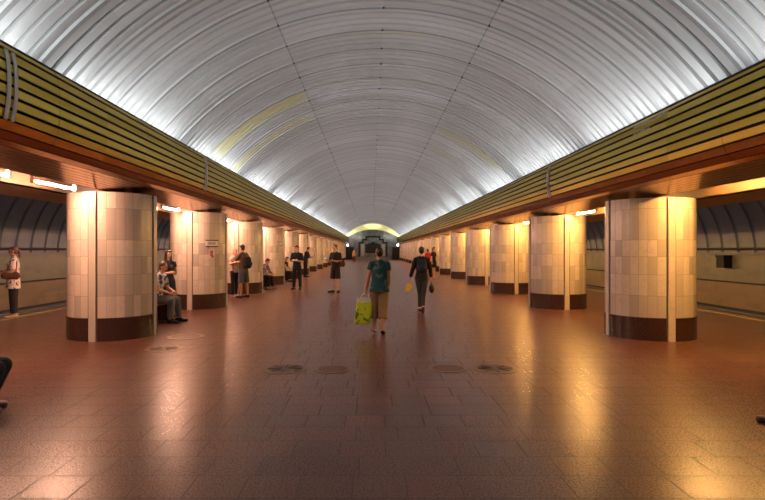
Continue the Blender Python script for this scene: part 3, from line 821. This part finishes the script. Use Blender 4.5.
black = cl('black cloth', (.018, .018, .022)); navy = cl('navy cloth', (.022, .028, .05)); shoe_b = mat('black shoe', (.015, .014, .014), .5)

def m_pattern(name, base, spots, sc, lo, hi):
    g = G(name); return g.set(g.mix(g.ramp(g.noise(sc, 2), lo, hi), base, spots), .8, 0., .25)
teal = m_pattern('teal print cloth', (.018, .075, .085), (.09, .17, .15), 7., .50, .64)
tunic = m_pattern('speckled tunic', (.62, .52, .46), (.10, .07, .07), 16., .56, .62)
plaid = m_pattern('white and blue shirt', (.60, .60, .64), (.06, .09, .18), 10., .50, .56)
bagm = m_pattern('lime carrier bag', (.46, .60, .03), (.09, .19, .02), 8., .53, .62)
khaki = cl('khaki cloth', (.24, .16, .085)); grey = cl('grey leggings', (.045, .055, .06)); jeans = cl('grey jeans', (.15, .155, .17))

# 1 woman with a lime carrier bag, walking away
x, y = spot(379.5, 334)
w1 = Person('woman in teal top and khaki capris walking away with a lime green bag', x, y, PI, 1.62, 'f', (0, -.03, 1), None, (0, -.04, 1), (.1, -1, -.05), skin='skin2',
    armL=((.26, .10, -1), (.20, -.10, -1)), armR=((-.10, .02, -1), (.0, -.5, -.9)), legL=((.0, -.16, -1), (.03, .16, -1)), legR=((.05, .10, -1), (.03, .40, -1)), footR=(-.1, -1, -.45),
    curlL=.95, vox=.007, hair=DK, hstyle='bun', fat=1.08)
w1.shirt(teal, .45, .10, .015); w1.trousers(khaki, 1.5, .016, .022, 'capri_trousers'); w1.shoes(shoe_b, kind='sandal')
bg = carried('shopping_bag', 'lime green carrier bag in the hand of the woman in teal', 'bag', w1)
hp = w1.hand[1]; c = hp + V((.05, .02, -.36))
b = MB(); n = 24; vs = []; fs = []; prof = [(-.235, .80, .6), (-.22, .95, .95), (-.08, 1.0, 1.25), (.06, .97, 1.1), (.15, .92, .8), (.19, .90, .45)]
for (dz, sx, sy) in prof:
    for i in range(n):
        t = 2 * PI * i / n; cx_, sy_ = math.cos(t), math.sin(t)
        ex = math.copysign(abs(cx_) ** .55, cx_); ey = math.copysign(abs(sy_) ** .7, sy_); wob = .008 * math.sin(5 * t + dz * 30)
        vs.append(c + V((ex * .165 * sx + dz * -.12, ey * .065 * sy + wob, dz + .012 * math.sin(3 * t))))
for j in range(len(prof) - 1):
    for i in range(n): fs.append((j * n + i, j * n + (i + 1) % n, (j + 1) * n + (i + 1) % n, (j + 1) * n + i))
fs.append(tuple(range(n))); b.add(vs, fs); o = b.build('bag_body', bagm, bg, True)
sm = o.modifiers.new('sub', 'SUBSURF'); sm.levels = 2; sm.render_levels = 2
b = MB(); vs = [v for v in vs[-n:]]; tv = [V(v) + V((0, 0, .075)) + (c - V(v)) * .0 for v in vs]
b.add([V(v) * 1.0 for v in vs] + tv, [(i, (i + 1) % n, n + (i + 1) % n, n + i) for i in range(n)]); b.build('white_rim', mat('white plastic', (.70, .70, .62), .45), bg, True)
for q in (-1, 1):
    b = MB(); a = c + V((-.11, q * .028, .25)); d = c + V((.07, q * .028, .25)); top = hp + V((0, q * .008, -.01))
    b.tube([a, a.lerp(top, .6) + V((-.02, 0, .03)), top, d.lerp(top, .6) + V((.02, 0, .03)), d], .009); b.build('handle', mat('white plastic', (.70, .70, .62), .45), bg, True)

# 2 woman with backpack and yellow bag
x, y = spot(421.5, 312.5)
w2 = Person('woman in black top and grey leggings walking away with a dark backpack', x, y, PI - .05, 1.66, 'f', (0, -.03, 1), None, (0, -.03, 1), (0, -1, -.02),
    armL=((.30, .12, -1), (.30, -.05, -1)), armR=((-.30, .06, -1), (-.10, -.25, -1)), legL=((-.12, -.12, -1), (.02, .16, -1)), legR=((.10, .06, -1), (.06, .55, -1)), footR=(0, -1, -.6),
    curlL=.9, curlR=.7, vox=.007, hair=DK, hstyle='bun', fat=.98)
w2.shirt(black, 1.85, .06, .006); w2.trousers(grey, 1.9, .007, 0., 'leggings'); w2.shoes(mat('dark red shoe', (.10, .025, .02), .5))
backpack(w2, navy, 'dark navy backpack on the woman in grey leggings', .27, .38, .13)
yb = carried('plastic_bag', 'small yellow plastic bag in the hand of the woman in black', 'bag', w2)
hp = w2.hand[1]; b = MB(); b.cap(hp + V((.0, .02, -.03)), hp + V((.03, .05, -.16)), .018, .085, sx=1., sy=.55); b.cap(hp + V((.02, .04, -.12)), hp + V((.06, .08, -.24)), .085, .06, sx=1., sy=.6)
b.remesh('bag_body', mat('yellow plastic', (.62, .44, .06), .5, var=.3, sc=18.), yb, .009, 2)
b = MB(); b.tube([hp + V((-.03, 0, -.06)), hp + V((-.02, 0, .0)), hp + V((.02, 0, .0)), hp + V((.03, .02, -.06))], .008); b.build('handle', mat('yellow plastic', (.62, .44, .06), .5, var=.3, sc=18.), yb, True)
hb = carried('handbag', 'black handbag hanging from the right hand of the woman with the backpack', 'bag', w2)
hp = w2.hand[-1]; b = MB(); b.cap(hp + V((-.02, -.10, -.19)), hp + V((-.02, .13, -.19)), .115, .115, sx=.6, sy=1., u=(1, 0, 0)); b.remesh('bag_body', shoe_b, hb, .009, 2)
b = MB(); b.tube([hp + V((-.02, -.08, -.1)), hp + V((-.01, -.03, .0)), hp + V((-.01, .03, .0)), hp + V((-.02, .12, -.1))], .008); b.build('handle', shoe_b, hb, True)

# 3 man in shorts reading a phone
x, y = spot(335.5, 292.5)
m3 = Person('man in black t-shirt and dark shorts standing with phone in mid hall', x, y, -.55, 1.80, 'm', (0, .02, 1), None, (0, -.2, 1), (-.1, -1, -.35),
    armL=((.16, -.05, -1), (-.45, -.8, .12)), armR=((-.12, -.25, -1), (.15, -1, .25)), legL=((.09, -.02, -1), (.02, .03, -1)), legR=((-.09, -.02, -1), (-.02, .03, -1)),
    footL=(.45, -1, 0), footR=(-.55, -1, 0), curlL=.6, curlR=.8, vox=.008, hair=GN, hstyle='crop', palmR=(0, -.3, 1), palmL=(0, -.3, 1))
m3.shirt(black, .8, .08, .012); m3.trousers(cl('dark shorts', (.03, .022, .024)), .95, .014, .03, 'shorts'); m3.shoes(shoe_b)
ph = carried('phone', 'phone in the hand of the man in shorts', 'phone', m3); hp = m3.hand[-1]; b = MB(); b.box((-.038, -.075, -.005), (.038, .075, .005)); o = b.build('case', shoe_b, ph); o.location = hp + V((0, -.03, .015)); o.rotation_euler = (.5, 0, 0)
b = MB(); b.box((-.034, -.068, .005), (.034, .068, .007)); b.build('screen', emit('phone screen', (.75, .85, 1.), .25), o)
sb = carried('shoulder_bag', 'dark bag hanging at the hip of the man in shorts', 'bag', m3)
b = MB(); c = m3.pel + V((.23, .05, .12)); b.cap(c + V((0, -.1, 0)), c + V((0, .12, 0)), .12, .12, sx=.5, sy=1., u=(1, 0, 0)); b.remesh('bag_body', cl('dark maroon bag', (.05, .018, .02)), sb, .01, 2)
b = MB(); b.tube([c + V((0, .08, .1)), m3.chest + V((.05, .14, 0)), m3.neck + V((-.10, .03, .02)), m3.neck + V((-.09, -.06, -.03)), m3.chest + V((.03, -.145, 0)), m3.waist + V((.16, -.10, 0)), c + V((0, -.09, .09))], .014); b.build('strap', shoe_b, sb, True)

# 4 man in dark clothes reading a phone
x, y = spot(297, 289.5)
m4 = Person('man in navy shirt and dark jeans standing and reading a white paper', x, y, -.20, 1.78, 'm', (0, 0, 1), None, (0, -.18, 1), (-.05, -1, -.35),
    armL=((.22, -.02, -1), (-.75, -.75, .05)), armR=((-.22, -.02, -1), (.75, -.75, .05)), legL=((.08, 0, -1), (.03, .03, -1)), legR=((-.08, 0, -1), (-.03, .03, -1)),
    curlL=.7, curlR=.7, vox=.008, hair=DK, hstyle='short', palmL=(0, 0, 1), palmR=(0, 0, 1))
m4.shirt(navy, .95, .10, .012); m4.trousers(cl('dark jeans', (.022, .027, .042)), 1.95, .012, .006); m4.shoes(shoe_b)
hp = (m4.hand[1] + m4.hand[-1]) / 2; pp = carried('paper_sheet', 'white folded paper in the hands of the man in navy', 'paper', m4)
b = MB(); b.box((-.11, -.05, -.004), (.11, .05, .004)); o = b.build('sheet', mat('white paper', (.75, .74, .72), .7), pp); o.location = hp + V((0, -.03, .02)); o.rotation_euler = (.5, 0, 0)

# 5 couple embracing in front of the third left column
x, y = spot(243.5, 297.5)
m5 = Person('man in brown t-shirt and grey shorts hugging a blond woman', x, y, math.radians(-118), 1.78, 'm', (0, -.06, 1), None, (0, -.12, 1), (.0, -1, -.15), skin='skin2',
    armL=((.25, -.45, -.8), (-.7, -.7, .1)), armR=((-.30, -.40, -.8), (.6, -.75, .15)), legL=((.1, -.02, -1), (.02, .05, -1)), legR=((-.1, .04, -1), (-.02, .08, -1)), vox=.008, hair=DK, hstyle='short', curlL=.4, curlR=.4)
m5.shirt(cl('brown t-shirt', (.12, .075, .05)), .75, .10, .014); m5.trousers(cl('grey blue shorts', (.085, .095, .12)), .98, .014, .03, 'shorts'); m5.shoes(shoe_b)
backpack(m5, black, 'black backpack on the man hugging the blond woman', .30, .42, .17, .08)
fx, fy = m5.world(V((0.02, -.38, 0))).xy
w5 = Person('blond woman in pale top hugging the man with the black backpack', fx, fy, math.radians(62), 1.64, 'f', (0, .0, 1), None, (.05, -.1, 1), (-.5, -1, 0),
    armL=((.45, -.25, -.5), (-.3, -.9, .25)), armR=((-.45, -.25, -.5), (.3, -.9, .25)), vox=.009, hair=BL, hstyle='bob', fat=.95)
w5.shirt(cl('pale top', (.62, .50, .42)), .5, .04, .008); w5.trousers(black, 1.95, .008); w5.shoes(cl('pale shoe', (.5, .42, .36)))

# 6.. seated people on the benches between the columns
def sitter(label, x, y, heading, H, sex, lean=.0, **kw):
    d = dict(torso=(0, -lean * .6, 1), chest=(0, -lean, 1), legL=((.10, -1, -.06), (.02, -.10, -1)), legR=((-.10, -1, -.06), (-.02, .06, -1)),
             armL=((.14, -.12 - lean * .6, -.9), (-.35, -.75, -.30)), armR=((-.14, -.12 - lean * .6, -.9), (.35, -.75, -.30)))
    d.update(kw); return Person(label, x, y, heading, H, sex, **d)
HR = PI / 2         # facing the hall from the left bench
bench(-4.88, 12.35, 'dark bench between the first and second left columns, under the seated man', 1.4)
s1 = sitter('seated man in grey jeans and white patterned shirt between first two left columns', -4.86, 12.42, HR - .12, 1.76, 'm', .22, head=(0, -.35, 1), face=(0, -1, -.4), hair=GN, hstyle='crop', vox=.008)
s1.shirt(plaid, .7, .03, .010); s1.trousers(jeans, 1.93, .014, .014); s1.shoes(shoe_b)
s2 = Person('dark haired woman in dark dress standing beside the bench with the seated man', -4.92, 13.3, HR - .75, 1.60, 'f', (0, .03, 1), None, (0, -.12, 1), (.2, -1, -.3), hair=DK, hstyle='long', vox=.008,
    armL=((.16, -.10, -1), (-.45, -.7, .1)), armR=((-.16, -.10, -1), (.45, -.7, .1)))
s2.shirt(cl('dark top', (.03, .032, .05)), .4, .03, .008); s2.skirt(navy, 1.0, .23); s2.shoes(cl('brown shoe', (.2, .1, .06)))
bench(-4.66, 23.4, 'dark bench between the third and fourth left columns')
s3 = sitter('seated person in plaid shirt and black trousers between third and fourth left columns', -4.58, 22.9, HR - .35, 1.70, 'm', .45, head=(0, -.6, 1), face=(0, -1, -.8), hair=DK, hstyle='short', vox=.009)
s3.shirt(m_pattern('mauve plaid shirt', (.42, .36, .42), (.10, .07, .12), 14., .5, .56), 1.7, .02, .010); s3.trousers(black, 1.9, .016, .012); s3.shoes(cl('pale shoe', (.5, .42, .36)))
bench(-4.62, 28.7, 'dark bench between the fourth and fifth left columns')
s4 = sitter('seated person with bare arms half hidden behind the man in navy', -4.52, 28.2, HR - .2, 1.68, 'f', .35, head=(0, -.3, 1), face=(0, -1, -.4), hair=BR, hstyle='bob', vox=.010)
s4.shirt(black, .3, .02, .008); s4.trousers(black, 1.85, .012, .01); s4.shoes(shoe_b)
# stand-by man behind the man in navy
x, y = spot(305.5, 277)
m6 = Person('dark clad man standing far behind the man in navy, head bowed', x, y, HR - .3, 1.80, 'm', (0, -.10, 1), (0, -.2, 1), (0, -.5, 1), (.1, -1, -.6), vox=.011, hair=BR, hstyle='short',
    armL=((.1, -.3, -1), (-.3, -1, .1)), armR=((-.1, -.3, -1), (.3, -1, .1)))
m6.shirt(navy, 1.7, .08, .01); m6.trousers(black, 1.95, .012, .005); m6.shoes(shoe_b)
# left edge: person on a bench, only shin and shoes inside the frame
bench(-4.03, 5.45, 'dark bench beside the column at the left edge of the photo', .7, .24)
s5 = sitter('seated person at the left edge with only dark trouser leg and shoes showing', -4.15, 5.45, HR + .3, 1.64, 'm', .02, hair=DK, vox=.009,
    legL=((.04, -1, -.06), (.02, .40, -1)), legR=((-.04, -1, -.06), (-.02, .36, -1)), footL=(.05, -1, 0), footR=(-.05, -1, 0))
s5.shirt(navy, .8, .03, .01); s5.trousers(navy, 1.9, .016, .014); s5.shoes(mat('pale and black shoe', (.20, .15, .11), .5))
# right edge: only the tip of a shoe inside the frame
bench(4.54, 5.12, 'dark bench against the column at the right edge of the photo', .62, .32)
s6 = sitter('seated person at the right edge with only a shoe tip showing', 4.46, 5.05, -HR, 1.74, 'm', .02, hair=BR, vox=.010, legL=((.05, -1, -.06), (.02, .60, -1)), legR=((-.05, -1, -.06), (-.02, -.60, -1)), footL=(0, -1, 0), footR=(0, -1, 0))
s6.shirt(grey, .8, .03, .01); s6.trousers(navy, 1.9, .014, .01); s6.shoes(mat('dark maroon shoe', (.06, .025, .03), .5))

# woman waiting on the left platform
x, y = spot(13.5, 317.5)
w7 = Person('woman in speckled tunic and black trousers waiting on the left platform', x, y, -HR + .45, 1.68, 'f', (0, .04, 1), None, (0, -.08, 1), (0, -1, -.2), hair=hair((.11, .05, .03)), hstyle='tail',
    armL=((.16, -.10, -1), (-.2, -.95, -.1)), armR=((-.16, -.25, -1), (.15, -1, .05)), curlL=.7, curlR=.7, vox=.008, fat=1.12, skin='skin2')
w7.shirt(tunic, .75, .22, .022, .014, 'tunic'); w7.trousers(black, 1.9, .012, .01); w7.shoes(cl('beige shoe', (.45, .34, .26)))
hb = carried('handbag', 'brown handbag at the waist of the woman in the speckled tunic', 'bag', w7)
b = MB(); c = w7.waist + V((.20, -.03, -.04)); b.cap(c + V((0, -.12, 0)), c + V((0, .10, 0)), .088, .088, sx=.5, sy=1., u=(1, 0, 0)); b.remesh('bag_body', cl('brown leather', (.11, .045, .028), .5), hb, .01, 2)
b = MB(); b.tube([c + V((0, -.10, .09)), w7.sh[1] + V((.02, -.05, -.03)), w7.sh[1] + V((-.01, 0, .08)), w7.sh[1] + V((.02, .07, -.03)), c + V((0, .1, .09))], .012); b.build('strap', cl('brown leather', (.11, .045, .028), .5), hb, True)

# far people
x, y = spot(433.5, 277.5)
w8 = Person('person in dark knee length dress standing by the right columns', x, y, .9, 1.76, 'f', vox=.011, hair=DK, hstyle='bob', armL=((.2, -.1, -1), (-.3, -.9, .1)))
w8.shirt(black, .6, .06, .01); w8.skirt(black, .8); w8.shoes(cl('pale shoe', (.5, .42, .36)))
x, y = 4.15, 40.5
w9 = Person('person in red top far along the right columns, behind the woman with the backpack', x, y, 2.6, 1.68, 'f', vox=.012, hair=BR, hstyle='bob')
w9.shirt(cl('red top', (.50, .03, .03)), 1.6, .08, .01); w9.trousers(navy, 1.95, .012); w9.shoes(shoe_b)
x, y = spot(354, 262.3)
w10 = Person('person in orange top at the far end near the left doorway', x, y, 0.3, 1.68, 'f', vox=.014, hair=BR, hstyle='bob')
w10.shirt(cl('orange top', (.55, .28, .06)), .7, .08, .01); w10.trousers(cl('dark red trousers', (.12, .03, .02)), 1.95, .012); w10.shoes(shoe_b)

# ------------------------------------------------------------------ world, camera, colour
w = bpy.data.worlds.new('World'); scn.world = w; w.use_nodes = True
w.node_tree.nodes['Background'].inputs[0].default_value = (.30, .28, .26, 1); w.node_tree.nodes['Background'].inputs[1].default_value = .03
cam = bpy.data.cameras.new('Camera'); co = bpy.data.objects.new('Camera', cam); COL.objects.link(co); scn.camera = co
cam.sensor_width = 36.; cam.lens = F * 36. / 765.; cam.shift_x = (382.5 - VPX) / 765.; cam.clip_start = .05; cam.clip_end = 300
co.location = (0, 0, CH); co.rotation_euler = (PI / 2, 0, 0)
vs_ = scn.view_settings; scn.display_settings.display_device = 'sRGB'
vs_.view_transform = 'Standard'; vs_.look = 'None'; vs_.gamma = 1.; vs_.use_curve_mapping = False; vs_.exposure = .12
scn.cycles.use_denoising = True
scn.cycles.max_bounces = 8; scn.cycles.diffuse_bounces = 4; scn.cycles.glossy_bounces = 4
scn.cycles.sample_clamp_indirect = 6.
